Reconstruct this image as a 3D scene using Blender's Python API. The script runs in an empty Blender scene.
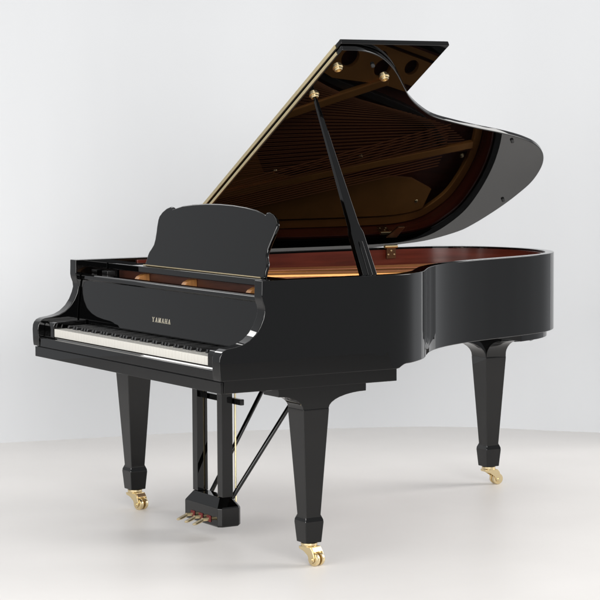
import bpy, bmesh, math, random
from mathutils import Vector, Matrix
R = math.radians
random.seed(4)
sc = bpy.context.scene
col = sc.collection

# ------------------------------------------------------------------ camera
CAM = Vector((7.0000, -3.4852, 1.5035))
YAW, PITCH, ROLL, FPX = R(58.7466), R(-4.49), R(-0.3125), 2166.28
fw = Vector((-math.sin(YAW)*math.cos(PITCH), math.cos(YAW)*math.cos(PITCH), math.sin(PITCH)))
rt = Vector((math.cos(YAW), math.sin(YAW), 0)); up = rt.cross(fw)
cR, sR = math.cos(ROLL), math.sin(ROLL)
rt, up = cR*rt + sR*up, -sR*rt + cR*up
cam_d = bpy.data.cameras.new("camera"); cam = bpy.data.objects.new("camera", cam_d); col.objects.link(cam)
cam.matrix_world = Matrix(((rt.x, up.x, -fw.x, CAM.x), (rt.y, up.y, -fw.y, CAM.y), (rt.z, up.z, -fw.z, CAM.z), (0, 0, 0, 1)))
cam_d.sensor_width = 36; cam_d.lens = FPX*36/600; cam_d.clip_start = .05; cam_d.clip_end = 200
sc.camera = cam

# ------------------------------------------------------------------ studio light
w = bpy.data.worlds.new("World"); sc.world = w; w.use_nodes = True
bg = w.node_tree.nodes['Background']; bg.inputs[0].default_value = (.95, .97, 1, 1); bg.inputs[1].default_value = .47
def softbox(name, loc, target, sx, sy, watts, colr=(1, 1, 1), spread=180):
    d = bpy.data.lights.new(name, 'AREA'); d.shape = 'RECTANGLE'; d.size = sx; d.size_y = sy; d.energy = watts; d.color = colr; d.spread = R(spread)
    o = bpy.data.objects.new(name, d); col.objects.link(o); o.location = loc
    o.rotation_euler = (Vector(target)-Vector(loc)).to_track_quat('-Z', 'Y').to_euler()
    return o
softbox('overhead_softbox', (.4, -.2, 6.5), (.4, -.2, 0), 7, 7, 130, (1, .985, .96))
softbox('front_softbox', (3.0, -7.0, 1.9), (-.1, .8, .4), 8.5, 3.6, 280, (1, .99, .975), 110)
softbox('side_fill', (9.2, -2.0, 2.75), (0, 1.0, .4), 5.4, 3.0, 245, (1, .99, .975), 95)  # added fill from the treble side, lifts the floor under the piano
softbox('rear_fill', (2.6, 7.6, 3.6), (.2, 1.0, .0), 5, 3.6, 110, (1, .985, .965), 80)  # added fill behind the tail, brightens the floor beneath the case
softbox('left_strip', (-2.25, -.30, 2.35), (.45, 0, .7), .5, .7, 4, (1, .99, .975), 120)
sc.view_settings.view_transform = 'Standard'; sc.view_settings.look = 'None'
sc.view_settings.exposure = 0; sc.view_settings.gamma = 1

# ------------------------------------------------------------------ materials
def mat(name, base, rough=.5, metal=0, spec=.5, ior=1.5, noise=None, bump=None, grain=None):
    m = bpy.data.materials.new(name); m.use_nodes = True; nt = m.node_tree; n = nt.nodes; b = n['Principled BSDF']
    b.inputs['Base Color'].default_value = (*base, 1); b.inputs['Roughness'].default_value = rough
    b.inputs['Metallic'].default_value = metal; b.inputs['IOR'].default_value = ior
    b.inputs['Specular IOR Level'].default_value = spec
    tc = n.new('ShaderNodeTexCoord')
    if noise:
        scale, amt, stretch = noise
        mp = n.new('ShaderNodeMapping'); mp.inputs['Scale'].default_value = stretch
        t = n.new('ShaderNodeTexNoise'); t.inputs['Scale'].default_value = scale; t.inputs['Detail'].default_value = 6
        nt.links.new(tc.outputs['Object'], mp.inputs[0]); nt.links.new(mp.outputs[0], t.inputs['Vector'])
        r = n.new('ShaderNodeValToRGB')
        r.color_ramp.elements[0].position = .3; r.color_ramp.elements[1].position = .7
        r.color_ramp.elements[0].color = (*[c*(1-amt) for c in base], 1); r.color_ramp.elements[1].color = (*[min(1, c*(1+amt)) for c in base], 1)
        nt.links.new(t.outputs['Fac'], r.inputs[0]); nt.links.new(r.outputs[0], b.inputs['Base Color'])
    if bump:
        scale, strength, dist, stretch = bump
        mp = n.new('ShaderNodeMapping'); mp.inputs['Scale'].default_value = stretch
        t = n.new('ShaderNodeTexNoise'); t.inputs['Scale'].default_value = scale; t.inputs['Detail'].default_value = 3
        nt.links.new(tc.outputs['Object'], mp.inputs[0]); nt.links.new(mp.outputs[0], t.inputs['Vector'])
        bp = n.new('ShaderNodeBump'); bp.inputs['Strength'].default_value = strength; bp.inputs['Distance'].default_value = dist
        nt.links.new(t.outputs['Fac'], bp.inputs['Height']); nt.links.new(bp.outputs[0], b.inputs['Normal'])
    return m
M = dict(
    black=mat('black_lacquer', (.0007, .0007, .0007), .012, ior=1.45),
    satin=mat('black_satin', (.006, .006, .006), .28),
    key_white=mat('key_white', (.52, .505, .465), .22),
    key_black=mat('key_black', (.006, .006, .006), .22),
    brass=mat('polished_brass', (.76, .62, .37), .30, 1),
    pale_brass=mat('pale_brass', (.72, .60, .36), .34, 1, noise=(20, .06, (1, 1, 1))),
    plate=mat('gold_plate_paint', (.56, .25, .07), .38, .5, noise=(9, .10, (1, 1, 1))),
    mahogany=mat('inner_mahogany', (.066, .011, .006), .22, noise=(5, .35, (.6, .6, 9))),
    board=mat('soundboard_wood', (.12, .027, .013), .40, noise=(7, .25, (9, 1, 1))),
    copper=mat('copper_string', (.30, .105, .042), .4, .3),
    steel=mat('steel_string', (.30, .115, .045), .4, .25),
    red=mat('red_felt', (.085, .008, .007), .95, noise=(90, .25, (1, 1, 1))),
    recess=mat('shaded_recess_wood', (.055, .017, .009), .4, noise=(6, .3, (1, 1, 8))),  # brown wood darkened in colour for the shade behind the fallboard
    bronze=mat('dark_bronze', (.11, .055, .028), .34, .9),
    wood=mat('pale_wood', (.30, .13, .036), .45, noise=(14, .25, (1, 6, 1))),
    rubber=mat('black_rubber', (.012, .012, .012), .7),
    logo=mat('inlaid_letter', (.62, .57, .45), .35, .5),
    bridge=mat('dark_bridge', (.022, .018, .016), .4),
    floor=mat('studio_floor', (.665, .645, .627), .42, spec=.42, ior=1.5, noise=(1.6, .03, (1, 1, 1)), bump=(2.2, .06, .02, (1, 1, 1))),
    wall=mat('backdrop_cloth', (.512, .520, .531), .9, spec=.1, noise=(.9, .012, (1, 1, .5)), bump=(1.3, .25, .05, (1.4, 1.4, .25))),
)

# ------------------------------------------------------------------ mesh helpers
class MB:
    def __init__(s): s.bm = bmesh.new()
    def box(s, x0, x1, y0, y1, z0, z1):
        v = [s.bm.verts.new((x, y, z)) for z in (z0, z1) for y in (y0, y1) for x in (x0, x1)]
        for f in ((0, 2, 3, 1), (4, 5, 7, 6), (0, 1, 5, 4), (2, 6, 7, 3), (0, 4, 6, 2), (1, 3, 7, 5)):
            s.bm.faces.new([v[i] for i in f])
        return s
    def prism(s, poly, fn, a, b):
        A = [s.bm.verts.new(fn(p[0], p[1], a)) for p in poly]; B = [s.bm.verts.new(fn(p[0], p[1], b)) for p in poly]
        s.bm.faces.new(A); s.bm.faces.new(B[::-1])
        for i in range(len(poly)):
            j = (i+1) % len(poly); s.bm.faces.new((A[i], B[i], B[j], A[j]))
        return s
    def rings(s, rings, close=True, caps=True):
        vs = [[s.bm.verts.new(p) for p in r] for r in rings]; n = len(vs[0])
        for a, b in zip(vs, vs[1:]):
            for i in range(n if close else n-1):
                j = (i+1) % n; s.bm.faces.new((a[i], a[j], b[j], b[i]))
        if caps: s.bm.faces.new(vs[0][::-1]); s.bm.faces.new(vs[-1])
        return s
    def tube(s, p0, p1, r0, r1=None, n=12):
        p0, p1 = Vector(p0), Vector(p1); r1 = r0 if r1 is None else r1
        d = (p1-p0).normalized(); a = d.orthogonal().normalized(); b = d.cross(a)
        return s.rings([[p+(a*math.cos(2*math.pi*i/n)+b*math.sin(2*math.pi*i/n))*r for i in range(n)] for p, r in ((p0, r0), (p1, r1))])
    def lathe(s, o, d, prof, n=24):
        o = Vector(o); d = Vector(d).normalized(); a = d.orthogonal().normalized(); b = d.cross(a)
        return s.rings([[o+d*h+(a*math.cos(2*math.pi*i/n)+b*math.sin(2*math.pi*i/n))*r for i in range(n)] for r, h in prof])
    def build(s, name, m, parent=None, bevel=0, segs=2, label=None, ang=32, shift=None):
        bm = s.bm
        bmesh.ops.recalc_face_normals(bm, faces=bm.faces)
        if bevel:
            e = [x for x in bm.edges if len(x.link_faces) == 2 and x.calc_face_angle(0) > R(ang)]
            bmesh.ops.bevel(bm, geom=e, offset=bevel, offset_type='OFFSET', segments=segs, affect='EDGES', clamp_overlap=True, profile=.5)
        me = bpy.data.meshes.new(name); bm.to_mesh(me); bm.free()
        for p in me.polygons: p.use_smooth = True
        me.set_sharp_from_angle(angle=R(32))
        me.materials.append(M[m]); o = bpy.data.objects.new(name, me)
        if bevel: wn = o.modifiers.new('weighted_normals', 'WEIGHTED_NORMAL'); wn.keep_sharp = True; wn.weight = 100; wn.mode = 'FACE_AREA'
        col.objects.link(o)
        if parent: o.parent = parent
        if label: o['label'] = label
        return o
def spline(pts, k=8, closed=False):
    out = []; n = len(pts)
    P = lambda i: Vector(pts[i % n]) if closed else Vector(pts[max(0, min(n-1, i))])
    for i in range(n if closed else n-1):
        a, b, c, d = P(i-1), P(i), P(i+1), P(i+2)
        for j in range(k):
            t = j/k
            out.append(.5*((2*b)+(c-a)*t+(2*a-5*b+4*c-d)*t*t+(3*b-a-3*c+d)*t**3))
    if not closed: out.append(Vector(pts[-1]))
    return out
def offset(ch, d, th=None):
    out = []
    for i, p in enumerate(ch):
        t = (ch[min(i+1, len(ch)-1)]-ch[max(i-1, 0)]).normalized(); out.append(p+Vector((t.y, -t.x))*(d+(th(p) if th else 0)))
    return out
XY = lambda a, b, h: (a, b, h)
YZ = lambda a, b, h: (h, a, b)
XZ = lambda a, b, h: (a, h, b)

# ------------------------------------------------------------------ setting
f = MB(); f.box(-6, 6.6, -13, 4.6, -.1, 0); fl = f.build('floor', 'floor'); fl['kind'] = 'structure'
wp = spline([(-5.2, -.95), (-3.3, -.4), (-2.80, .1), (-2.60, .92), (-2.45, 1.67), (-2.255, 2.138), (-2.05, 2.61), (-1.91, 2.822), (-1.727, 3.0), (-1.516, 3.154), (-1.322, 3.316), (-1.05, 3.46), (-.7, 3.65)], 8)
inn = offset(wp, 0)
def ring(p, q):
    d = (p-q)
    return [(p.x, p.y, -.02), (p.x, p.y, 5.5), (q.x, q.y, 5.5), (q.x, q.y, -.02)]
back = offset(wp, -.5)
b = MB(); b.rings([ring(p, q) for p, q in zip(wp, back)]); wl = b.build('studio_backdrop', 'wall'); wl['kind'] = 'structure'

# ------------------------------------------------------------------ piano root
piano = bpy.data.objects.new('grand_piano', None); col.objects.link(piano)
piano['label'] = 'black lacquered grand piano with its lid propped open, standing on brass casters'; piano['category'] = 'piano'

# plan outline (outer), bass front -> tail -> treble front
OUT = [(-.75, .30), (-.75, .6), (-.75, 1.0), (-.75, 1.4), (-.748, 1.62), (-.74, 1.75), (-.715, 1.86), (-.665, 1.945), (-.59, 2.02), (-.49, 2.067), (-.38, 2.093), (-.27, 2.095), (-.17, 2.075), (-.08, 2.035), (.0, 1.97), (.065, 1.885), (.11, 1.79), (.145, 1.69), (.178, 1.58), (.215, 1.46), (.262, 1.335), (.32, 1.22), (.385, 1.125), (.46, 1.042), (.55, .965), (.635, .895), (.697, .822), (.735, .76), (.75, .69), (.75, .6), (.75, .45), (.75, .30)]
OC = spline(OUT, 6)
T = .052
def zb(p):
    if p.x > 0 and p.y < .76:
        t = (p.y-.712)/.04; return .670 if t < 0 else .670+.015*math.sin(min(1, t)*math.pi/2)
    if p.x < 0 and p.y < .72: return .670
    return .685
ZT = 1.0
thin = lambda p: -.016*max(0, min(1, (p.y-.7)/.5))
IC = offset(OC, T, thin)
def arm_profile():
    return [(.30, .670), (-.002, .670), (-.0045, .69), (-.006, .735), (-.004, .752), (.001, .763), (.010, .772), (.024, .778), (.055, .782), (.085, .789), (.110, .801), (.134, .821), (.152, .846), (.164, .872), (.170, .893), (.168, .912), (.161, .930), (.1585, .945), (.1595, .97), (.16, 1.0), (.30, 1.0)]
rim = MB(); bm = rim.bm
vo_b = [bm.verts.new((p.x, p.y, zb(p))) for p in OC]; vo_t = [bm.verts.new((p.x, p.y, ZT)) for p in OC]
vi_b = [bm.verts.new((q.x, q.y, zb(p))) for p, q in zip(OC, IC)]; vi_t = [bm.verts.new((q.x, q.y, ZT)) for q in IC]
for i in range(len(OC)-1):
    j = i+1
    for a, c in ((vo_b, vo_t), (vo_t, vi_t), (vi_t, vi_b), (vi_b, vo_b)):
        bm.faces.new((a[i], a[j], c[j], c[i]))
for idx in (0, -1):
    pr = arm_profile()[1:-1]; xo, xi = OC[idx].x, IC[idx].x
    A = [vo_b[idx]]+[bm.verts.new((xo, y, z)) for y, z in pr]+[vo_t[idx]]
    B = [vi_b[idx]]+[bm.verts.new((xi, y, z)) for y, z in pr]+[vi_t[idx]]
    bm.faces.new(A); bm.faces.new(B)
    for i in range(len(A)-1): bm.faces.new((A[i], A[i+1], B[i+1], B[i]))
rim.build('rim', 'black', piano, bevel=.0028, segs=3)

# mahogany veneer inside the rim
LN = [p for p in offset(OC, T+.001, thin)]; LN2 = [p for p in offset(OC, T+.012, thin)]
k0 = next(i for i, p in enumerate(OC) if p.y > .42); k1 = max(i for i, p in enumerate(OC) if p.y > .42)
v = MB(); v.rings([[(a.x, a.y, .86), (a.x, a.y, .992), (c.x, c.y, .992), (c.x, c.y, .86)] for a, c in zip(LN[k0:k1+1], LN2[k0:k1+1])])
v.build('inner_rim', 'mahogany', piano, bevel=.001, segs=1)

# soundboard and cast plate
SB = [(p.x, p.y) for p in offset(OC, .034)]
v = MB(); v.prism(SB[k0:k1+1], XY, .855, .872); v.build('soundboard', 'board', piano)
def outline_ring(d0, d1, y0, z0, z1):
    a = offset(OC, d0); c = offset(OC, d1)
    ids = [i for i, p in enumerate(OC) if p.y > y0]
    return [[(a[i].x, a[i].y, z0), (a[i].x, a[i].y, z1), (c[i].x, c[i].y, z1), (c[i].x, c[i].y, z0)] for i in ids]
ZP0, ZP1 = .905, .925
pl = MB()
pl.rings(outline_ring(.051, .088, .60, ZP0, ZP1))
pl.box(-.683, .683, .43, .63, ZP0-.001, ZP1+.001)
plate = pl.build('cast_plate', 'plate', piano, bevel=.003)
# bass shoulder and bentside webs of the plate with round openings
def web(poly, holes, name='plate_web'):
    cu = bpy.data.curves.new(name, 'CURVE'); cu.dimensions = '2D'; cu.fill_mode = 'BOTH'; cu.extrude = .009
    for pts in [poly]+[[(cx+r*math.cos(2*math.pi*i/32), cy+r*math.sin(2*math.pi*i/32)) for i in range(32)] for cx, cy, r in holes]:
        s = cu.splines.new('POLY'); s.points.add(len(pts)-1); s.use_cyclic_u = True
        for q, pt in zip(s.points, pts): q.co = (pt[0], pt[1], 0, 1)
    o = bpy.data.objects.new(name, cu); dg = bpy.context.evaluated_depsgraph_get(); col.objects.link(o); dg.update()
    me = bpy.data.meshes.new_from_object(o.evaluated_get(dg)); col.objects.unlink(o); bpy.data.objects.remove(o)
    me.name = name; me.materials.clear(); me.materials.append(M['plate'])
    n = bpy.data.objects.new(name, me); col.objects.link(n); n.location = (0, 0, .921); n.parent = plate
    return n
inr = [(p.x, p.y) for p in offset(OC, .10)]
bass = [q for q, p in zip(inr, OC) if p.x < -.3 and .63 < p.y < 1.90 and q[0] < -.30]
web(bass+[(-.52, 1.86), (-.47, 1.75), (-.455, 1.6), (-.475, 1.3), (-.43, 1.0), (-.20, .85), (.02, .68), (.02, .632), (-.60, .632)], [])
bent = [q for q, p in zip(inr, OC) if p.x > -.35 and p.y > .63 and q[0] > -.10 and q[1] < 1.9]
web(bent+[(.42, .63), (.34, .80), (.22, .93), (.10, 1.02), (.01, 1.20), (-.02, 1.46), (-.075, 1.66)], [(.215, 1.08, .045), (.10, 1.26, .042), (.055, 1.43, .040), (.02, 1.60, .034), (.40, .86, .045)])
def bar(p0, p1, wd, z0, z1, name, m):
    p0, p1 = Vector(p0), Vector(p1); t = (p1-p0).normalized(); n = Vector((t.y, -t.x))*wd/2
    v = MB(); q = [p0+n, p1+n, p1-n, p0-n]; v.prism([(a.x, a.y) for a in q], XY, z0, z1)
    return v.build(name, m, plate, bevel=.006)
bar((-.56, .62), (-.30, 2.0), .034, .918, .944, 'plate_strut', 'plate')
bar((-.30, .62), (.0, 1.47), .036, .918, .944, 'plate_strut', 'plate')
bar((.02, .62), (.10, 1.05), .032, .918, .944, 'plate_strut', 'plate')
bar((.33, .62), (.34, .86), .032, .918, .944, 'plate_strut', 'plate')
for x, y in ((-.46, .80), (-.42, 1.05), (-.36, 1.45), (-.64, 1.1), (-.63, 1.45), (-.58, 1.80), (-.36, 1.97), (-.1, 1.86), (.19, 1.36), (.37, 1.0)):
    v = MB(); v.lathe((x, y, .922), (0, 0, 1), [(.011, 0), (.011, .006), (.006, .011), (.001, .012)], 14); v.build('plate_bolt', 'brass', plate)
bp = spline([(.30, .74), (.12, .92), (-.02, 1.2), (-.085, 1.40), (-.135, 1.55), (-.19, 1.69), (-.26, 1.79), (-.33, 1.86)], 6)
b2 = offset(bp, .03)
v = MB(); v.rings([[(a.x, a.y, .872), (a.x, a.y, .922), (c.x, c.y, .922), (c.x, c.y, .872)] for a, c in zip(bp, b2)]); v.build('string_bridge', 'bridge', piano, bevel=.003)
# strings (a couple of hundred: one part)
st = MB()
for i in range(88):
    t = i/87; x0 = -.50+1.06*t
    q = bp[int((1-t)*(len(bp)-1))]; d = Vector((q.x-.015-x0*.92, q.y-.60)); L2 = d.length; d.normalize(); e = q+Vector((-.015, 0))+d*(.06+.10*(1-t))
    st.tube((x0*.92, .60, .934), (e.x, e.y, .929), .0014, n=5)
so = st.build('strings', 'steel', piano); so['kind'] = 'stuff'
bs = MB()
for i in range(15):
    t = i/14; bs.tube((-.66+.13*t, .60, .944), (-.40+.20*t, 1.86-.02*abs(t-.5), .940), .0021, n=6)
bo = bs.build('bass_strings', 'copper', piano); bo['kind'] = 'stuff'
dm = MB()
for i in range(66):
    t = i/65; x = -.62+1.05*t; dm.box(x-.0045, x+.0045, .655+.02*t, .690+.02*t, .926, .938)
do = dm.build('damper_heads', 'satin', piano); do['kind'] = 'stuff'

# ------------------------------------------------------------------ keybed, keyslip, blocks, fallboard
v = MB(); v.box(-.7465, .7465, .012, .704, .628, .676); v.build('keybed', 'black', piano, bevel=.002)
v = MB(); v.prism([(0, .628), (0, .667), (.0105, .667), (.0105, .628)], YZ, -.739, .7465); v.build('keybed_rail', 'black', piano, bevel=.0015)
v = MB(); v.prism([(.001, .6705), (.001, .700), (.0035, .7035), (.010, .7045), (.0120, .7035), (.0175, .7090), (.022, .7095), (.022, .6705)], YZ, -.694, .694); v.build('keyslip', 'black', piano, bevel=.0012)
v = MB(); v.box(-.27, .27, .30, .52, .606, .6265); v.build('lyre_plate', 'black', piano, bevel=.003)
for s in (-1, 1):
    v = MB(); x = sorted((s*.6175, s*.6955))
    v.prism([(.0225, .671), (.0225, .752), (.030, .764), (.045, .768), (.163, .772), (.163, .671)], YZ, *x); kb = v.build('key_block', 'black', piano, bevel=.002)
wk = None
KW = 1.225/52
for i in range(52):
    if wk is None:
        v = MB(); v.prism([(.0245, .7115), (.0245, .7425), (.174, .7425), (.174, .7115)], YZ, .0004, KW-.0004)
        wk = v.build('white_key', 'key_white', piano, bevel=.0012, segs=2); o = wk
    else:
        o = wk.copy(); col.objects.link(o)
    o.location.x = -.6125+i*KW
bk = None
for i in range(51):
    if (i % 7) in (1, 4): continue          # keyboard starts on A: gaps B-C and E-F
    if bk is None:
        v = MB(); v.rings([[(-.0065, .069, .738), (.0065, .069, .738), (.0065, .174, .738), (-.0065, .174, .738)], [(-.0053, .075, .7550), (.0053, .075, .7550), (.0053, .174, .7550), (-.0053, .174, .7550)]])
        bk = v.build('black_key', 'key_black', piano, bevel=.0012); o = bk
    else:
        o = bk.copy(); col.objects.link(o)
    o.location.x = -.6125+(i+1)*KW
v = MB(); v.box(-.617, .617, .1745, .1785, .7435, .7470); v.build('key_felt', 'red', piano)

FB = [(.1665, .756), (.170, .812), (.183, .915), (.186, .922), (.180, .927), (.180, .940), (.186, .945), (.226, .945), (.226, .930), (.206, .918), (.192, .756)]
v = MB(); v.prism(FB, YZ, -.6905, .6905); fall = v.build('fallboard', 'black', piano, bevel=.0018)
# inlaid serif letters
def letters(word, x, h, wd, gap, parent):
    S = .0020; th = .0009
    G = {'Y': [('d', 0, 1, .5, .45, 1), ('d', 1, 1, .5, .45, .55), ('v', .5, 0, .5), ('s', 0, 1), ('s', 1, 1), ('s', .5, 0)],
         'A': [('d', 0, 0, .5, 1, .5), ('d', 1, 0, .5, 1, 1), ('h', .22, .78, .32), ('s', 0, 0), ('s', 1, 0)],
         'M': [('v', 0, 0, 1), ('v', 1, 0, 1), ('d', 0, 1, .5, .1, 1), ('d', 1, 1, .5, .1, .55), ('s', 0, 0), ('s', 1, 0), ('s', 0, 1), ('s', 1, 1)],
         'H': [('v', 0, 0, 1), ('v', 1, 0, 1), ('h', 0, 1, .5), ('s', 0, 0), ('s', 1, 0), ('s', 0, 1), ('s', 1, 1)]}
    z0 = .812-h/2
    for chx in word:
        m = MB(); dep = [0]
        def quad(pts):
            dep[0] += 1
            e = .0010+.00006*dep[0]
            P = [(x+a*wd, z0+c*h) for a, c in pts] if False else pts
            fy = lambda z: .170+(z-.812)*.126
            m.prism(P, lambda a, c, t: (a, fy(c)-t, c), -.0005, e)
        for g in G[chx]:
            if g[0] == 'v':
                q = (.45 if (chx == 'Y') else 1); xx = x+g[1]*wd; a, c = z0+g[2]*h, z0+(q if chx == 'Y' else g[3])*h
                quad([(xx-S/2, a), (xx+S/2, a), (xx+S/2, c), (xx-S/2, c)])
            elif g[0] == 'h':
                zz = z0+g[3]*h; quad([(x+g[1]*wd, zz-th/2), (x+g[2]*wd, zz-th/2), (x+g[2]*wd, zz+th/2), (x+g[1]*wd, zz+th/2)])
            elif g[0] == 'd':
                wdd = S*g[5]/2+.0003; quad([(x+g[1]*wd-wdd, z0+g[2]*h), (x+g[1]*wd+wdd, z0+g[2]*h), (x+g[3]*wd+wdd, z0+g[4]*h), (x+g[3]*wd-wdd, z0+g[4]*h)])
            else:
                zz = z0+g[2]*h; dz = th if g[2] == 0 else -th; xx = x+g[1]*wd
                quad([(xx-.0025, zz), (xx+.0025, zz), (xx+.0025, zz+dz), (xx-.0025, zz+dz)])
        m.build('letter', 'logo', parent); x += wd+gap
letters('YAMAHA', -.0685, .0168, .0125, .0125, fall)

# ------------------------------------------------------------------ inside front, music desk
v = MB(); v.box(-.69, .69, .345, .36, .87, .962); v.build('pinblock_board', 'recess', piano, bevel=.001)
for x in (-.44, -.06, .42):
    v = MB(); v.prism([(.286, .925), (.344, .925), (.344, .954), (.320, .952), (.300, .943)], YZ, x-.016, x+.016); v.build('action_bracket', 'wood', piano, bevel=.002)
v = MB(); v.box(-.69, .69, .232, .344, .905, .9235); v.build('action_rail', 'recess', piano, bevel=.002)
v = MB(); v.box(-.693, .693, .298, .402, .961, .985); shelf = v.build('desk_shelf', 'black', piano, bevel=.003)
for s in (-1, 1):
    v = MB(); x = sorted((s*.628, s*.676)); v.box(*x, .262, .2975, .940, .956); v.build('fallboard_stop', 'satin', piano, bevel=.002)
half = [(.0, 1.2335), (.10, 1.232), (.20, 1.2265), (.28, 1.2185), (.345, 1.205), (.350, 1.2045), (.354, 1.212), (.372, 1.2135), (.402, 1.206), (.428, 1.192), (.445, 1.175), (.4475, 1.160), (.442, 1.135), (.434, 1.110), (.428, 1.085), (.428, 1.066), (.437, 1.052), (.449, 1.038), (.453, 1.024), (.452, 1.010), (.456, .9865)]
poly = [(x, z) for x, z in half]+[(-x, z) for x, z in half[:0:-1]]
DC = .012
def desk_fn(a, c, t): return (a+DC, .330+(c-.98)*.32+t, c-t*.32)
v = MB(); v.prism(poly, desk_fn, 0, .0135); desk = v.build('music_desk', 'black', piano, bevel=.0050, segs=4)
v = MB(); v.tube((-.44, .325, .988), (.455, .325, .988), .0022, n=8); v.build('desk_hinge', 'brass', desk)
v = MB(); v.prism([(.357, 1.0), (.366, 1.0), (.398, .9865), (.384, .9865)], YZ, -.02, .02); v.build('desk_prop', 'satin', desk, bevel=.001)

# ------------------------------------------------------------------ lid
TH = R(30.9); X0, Z0 = -.757, 1.003
ct, sn = math.cos(TH), math.sin(TH)
def L(s, y, n): return Vector((X0+s*ct-n*sn, y, Z0+s*sn+n*ct))
LN_ = Vector((sn, 0, -ct))             # outward direction of the underside
LO = [(-.022, .61), (-.022, 1.0), (-.022, 1.40), (-.014, 1.57), (.010, 1.716), (.040, 1.85), (.112, 1.968), (.18, 2.012), (.262, 2.043), (.34, 2.065), (.425, 2.080), (.53, 2.087), (.63, 2.067), (.712, 2.033), (.785, 1.980), (.848, 1.902), (.893, 1.812), (.924, 1.728), (.950, 1.642), (.980, 1.53), (1.020, 1.40), (1.065, 1.275), (1.125, 1.178), (1.20, 1.085), (1.285, 1.005), (1.362, .935), (1.425, .868), (1.478, .795), (1.508, .725), (1.518, .67), (1.518, .612)]
LC = [(-.022, .612)]+[(p.x, p.y) for p in spline(LO[1:-1], 5)]+[(1.518, .612)]
v = MB(); v.prism(LC, L, 0, .019); lid = v.build('lid', 'black', piano, bevel=.0035, segs=3)
v = MB(); v.prism([(.015, .609), (.015, 1.0745), (1.527, 1.0745), (1.527, .609)], L, .0215, .0405); v.build('lid_flap', 'black', lid, bevel=.004, segs=3)
v = MB(); v.prism([(.05, .003), (1.482, .003), (1.482, .0155), (.05, .0155)], lambda a, c, t: L(a, t, c), .6085, .6135)
v.build('hinge_strip', 'pale_brass', lid, bevel=.0008, segs=1)
v = MB(); v.prism([(.05, .0235), (1.492, .0235), (1.492, .0385), (.05, .0385)], lambda a, c, t: L(a, t, c), .6055, .6095)
v.build('hinge_strip', 'pale_brass', lid, bevel=.0008, segs=1)
for s, y in ((1.406, .652), (1.347, .883), (1.222, .650)):
    v = MB(); v.lathe(L(s, y, 0), LN_, [(.019, -.001), (.019, .003), (.015, .005), (.015, .011), (.012, .014), (.009, .014), (.008, .006), (.001, .006)], 20); v.build('prop_cup', 'brass', lid)
for s, y in ((.883, 1.761), (.392, 2.029), (1.425, .790)):
    v = MB(); v.lathe(L(s, y, 0), LN_, [(.007, -.001), (.007, .008), (.005, .010), (.001, .010)], 14); v.build('lid_bumper', 'rubber', lid)
for y in (1.635, .95):
    v = MB(); v.tube((-.688, y-.032, 1.006), (-.688, y+.032, 1.006), .0075, n=12); h = v.build('lid_hinge', 'brass', lid)
    v = MB(); v.box(-.6865, -.6835, y-.023, y+.023, .955, 1.0); v.build('hinge_plate', 'bronze', piano, bevel=.0008)
    v = MB(); v.prism([(.085, y-.027), (.085, y+.027), (.175, y+.016), (.175, y-.016)], L, -.004, .0005); v.build('hinge_leaf', 'bronze', lid, bevel=.0008)
    for dy, dz in ((-.015, .972), (.015, .972), (0, .988)):
        v = MB(); v.lathe((-.6835, y+dy, dz), (1, 0, 0), [(.004, 0), (.003, .002), (.0005, .0022)], 10); v.build('screw', 'brass', piano)

# ------------------------------------------------------------------ prop stick
B0 = Vector((.622, .690, .925)); T0 = L(1.222, .650, -.010)
ax = (T0-B0); LEN = ax.length; ax.normalize(); wy = Vector((0, 1, 0)); wy = (wy-ax*wy.dot(ax)).normalized(); wx = wy.cross(ax)
secs = [(0, .031, .014), (.30*LEN, .0262, .013), (.325*LEN, .0205, .012), (.345*LEN, .0185, .0115), (.60*LEN, .0130, .0095), (.97*LEN, .0068, .006), (LEN, .005, .0045)]
v = MB(); v.rings([[B0+ax*h+wy*(a*i)+wx*(d*j) for i, j in ((-1, -1), (1, -1), (1, 1), (-1, 1))] for h, a, d in secs])
prop = v.build('lid_prop', 'black', piano, bevel=.0022, segs=3)
v = MB(); v.rings([[B0+ax*(h*LEN)+wy*(.010*i*k)+wx*(.0135*sgn+.0035*sgn*j) for i, j in ((-1, 0), (1, 0), (1, 1), (-1, 1))] for sgn in (1,) for h, k in ((.02, 1), (.22, .8), (.25, .75), (.258, .4))])
v.build('short_prop', 'black', prop, bevel=.002, segs=3)
v = MB(); v.box(.595, .66, .645, .735, .926, .94); v.build('prop_base', 'mahogany', piano, bevel=.003)

# ------------------------------------------------------------------ bottom frame at the tail
fr = [(p.x, p.y) for p in offset(OC, .028) if p.y > 1.72]
v = MB(); v.prism(fr, XY, .656, .6845); v.build('bottom_frame', 'black', piano, bevel=.002)
fr = [(p.x, p.y) for p in offset(OC, .075) if p.y > 1.86]
v = MB(); v.prism(fr, XY, .642, .6555); v.build('bottom_frame', 'black', piano, bevel=.002)

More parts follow.
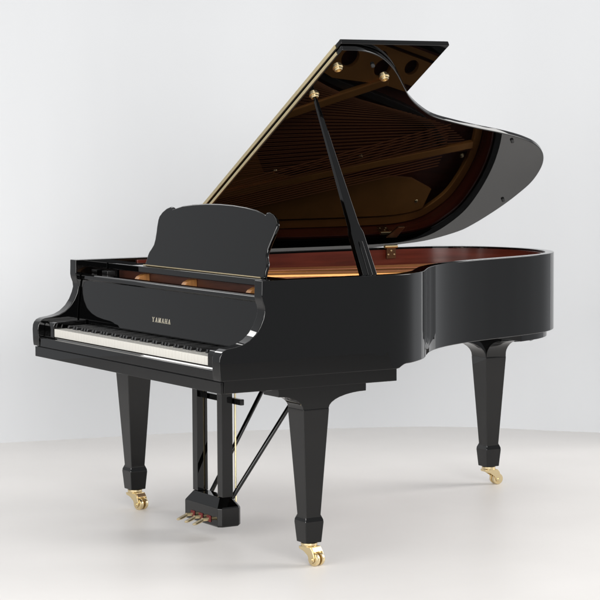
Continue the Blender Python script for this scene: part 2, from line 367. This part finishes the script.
# ------------------------------------------------------------------ legs
def sq(cx, cy, h, z): return [(cx-h, cy-h, z), (cx+h, cy-h, z), (cx+h, cy+h, z), (cx-h, cy+h, z)]
def leg(cx, cy, zt, plate_y, fwd, axle, zl=.598):
    v = MB(); v.rings([sq(cx, cy, h, z) for h, z in ((.0315, .0795), (.0375, .150), (.0365, .160), (.0300, .176), (.0520, .540), (.0520, .5490))])
    lg = v.build('leg', 'black', piano, bevel=.0022, segs=3)
    # leg block with hollowed ends
    pr = [(cy-.052, .5475)]+[(cy-.052-(.5-.5*math.cos(t))*.0-math.sin(t)*0, 0) for t in []]
    y0, y1 = cy-plate_y[0], cy+plate_y[1]
    n = 8; ztop = zt-.001
    right = [(cy+.052+(y1-cy-.052)*(1-math.cos(t*math.pi/2/n)), .5475+(zl-.5475)*math.sin(t*math.pi/2/n)) for t in range(n+1)]
    left = [(cy-.052-(cy-.052-y0)*(1-math.cos(t*math.pi/2/n)), .5475+(zl-.5475)*math.sin(t*math.pi/2/n)) for t in range(n+1)]
    v = MB(); v.prism(right+[(y1, ztop), (y0, ztop)]+left[::-1], YZ, cx-.051, cx+.051); v.build('leg_block', 'black', lg, bevel=.002)
    m = 1 if cx < 0 else -1
    for s in ((m,) if abs(cx) > .5 else (-1, 1)):
        xs = cx+s*.0515; xe = cx+s*(.25 if abs(cx) > .5 else .16)
        p = [(xs+(xe-xs)*(1-math.cos(t*math.pi/2/n)), .5485+(zl+.002-.5485)*math.sin(t*math.pi/2/n)) for t in range(n+1)]+[(xe, ztop-.001), (xs, ztop-.001)]
        v = MB(); v.prism(p, XZ, cy-.0495, cy+.0495); v.build('leg_block', 'black', lg, bevel=.002)
    # caster
    F = Vector((*fwd, 0)).normalized(); A = Vector((F.y, -F.x, 0)); c = Vector((cx, cy, 0)); Z = Vector((0, 0, 1))
    wc = c+F*.036+Z*.0235
    v = MB(); v.lathe(c+Z*.0655, Z, [(.027, 0), (.029, .004), (.029, .011), (.022, .0135)], 24); v.build('caster_cap', 'brass', lg)
    v = MB()
    for s in (-1, 1):
        pf = [(-.026, .0655), (.030, .0655), (.040, .052), (.049, .030), (.046, .016), (.036, .0115), (.026, .017), (.016, .036), (-.004, .050), (-.024, .056)]
        v.prism(pf, lambda a, z, t: c+F*a+A*t+Z*z, s*.0255, s*.0215)
    v.prism([(-.026, .058), (.030, .058), (.030, .0650), (-.026, .0650)], lambda a, z, t: c+F*a+A*t+Z*z, -.0212, .0212)
    v.prism([(.030, .050), (.040, .044), (.044, .051), (.034, .0645)], lambda a, z, t: c+F*a+A*t+Z*z, -.0212, .0212)
    v.build('caster_fork', 'brass', lg, bevel=.0015)
    for s in (-1, 1):
        a0 = wc+A*(s*.0045); v = MB()
        v.lathe(a0, A*s, [(.0175, 0), (.0225, .001), (.0235, .004), (.0235, .012), (.0220, .0148), (.013, .0155), (.011, .0125), (.001, .0125)], 28); v.build('caster_wheel', 'brass', lg)
    v = MB(); v.tube(wc-A*.029, wc+A*.029, .0055, n=14); v.build('caster_axle', 'brass', lg, bevel=.001)
    return lg
leg(-.665, .391, .628, (.15, .205), (1, .25), 0)
leg(.665, .391, .628, (.15, .205), (1, .25), 0)
leg(-.369, 1.918, .655, (.20, .09), (.15, 1), 0, .622)
v = MB(); v.box(-.43, -.31, 2.012, 2.055, .606, .641); v.build('leg_plate', 'black', piano, bevel=.002)

# ------------------------------------------------------------------ lyre
lyre = bpy.data.objects.new('pedal_lyre', None); col.objects.link(lyre); lyre.parent = piano; lyre.location = (0, 0, 0)
def chamfer_box(x0, x1, y0, y1, c, z): return [(x0+c, y0, z), (x1-c, y0, z), (x1, y0+c, z), (x1, y1-c, z), (x1-c, y1, z), (x0+c, y1, z), (x0, y1-c, z), (x0, y0+c, z)]
v = MB(); bx = (-.137, .137, .328, .425)
def ins(d, z, c=.012): return chamfer_box(bx[0]+d, bx[1]-d, bx[2]+d, bx[3]-d, c, z)
v.rings([ins(.004, .050), ins(0, .056), ins(0, .119), ins(.003, .125), ins(.024, .156)]); v.build('lyre_box', 'black', lyre, bevel=.0015)
for s in (-1, 1):
    v = MB(); cx = s*.0955
    v.rings([[(cx-a, .356, z), (cx+a, .356, z), (cx+a, .401, z), (cx-a, .401, z)] for a, z in ((.019, .1565), (.019, .606))]); v.build('lyre_post', 'black', lyre, bevel=.002)
v = MB(); v.box(-.20, .165, .405, .422, .500, .522); v.build('lever_bar', 'black', lyre, bevel=.002)
for p0, p1 in (((-.075, .412, .146), (-.085, .722, .642)), ((.085, .412, .146), (.185, .722, .642))):
    v = MB(); v.tube(p0, p1, .0085, n=14); v.build('lyre_brace', 'black', lyre)
for x in (-.045, .0, .086):
    v = MB(); v.tube((x, .428, .10), (x, .428, .60), .0035, n=8); v.build('pedal_rod', 'pale_brass', lyre)
for x in (-.062, 0, .062):
    v = MB(); v.box(x-.014, x+.014, .3235, .330, .063, .088); fe = v.build('pedal_felt', 'red', lyre, bevel=.003)
    v = MB()
    pr = [(.335, .010, .074, .006), (.30, .0105, .074, .0055), (.298, .0120, .071, .005), (.284, .0155, .066, .0042), (.272, .0160, .062, .0036), (.264, .011, .060, .003), (.260, .005, .0595, .0025)]
    v.rings([[(x-a*.8, y, z), (x-a*.55, y, z+t), (x+a*.55, y, z+t), (x+a*.8, y, z), (x+a*.55, y, z-t), (x-a*.55, y, z-t)] for y, a, z, t in pr])
    v.build('pedal', 'brass', lyre)
# tuck the underside hook seen beside the tail leg
v = MB(); v.tube((-.155, 1.93, .6555), (-.155, 1.93, .628), .006, n=12); v.build('tail_pin', 'steel', piano)
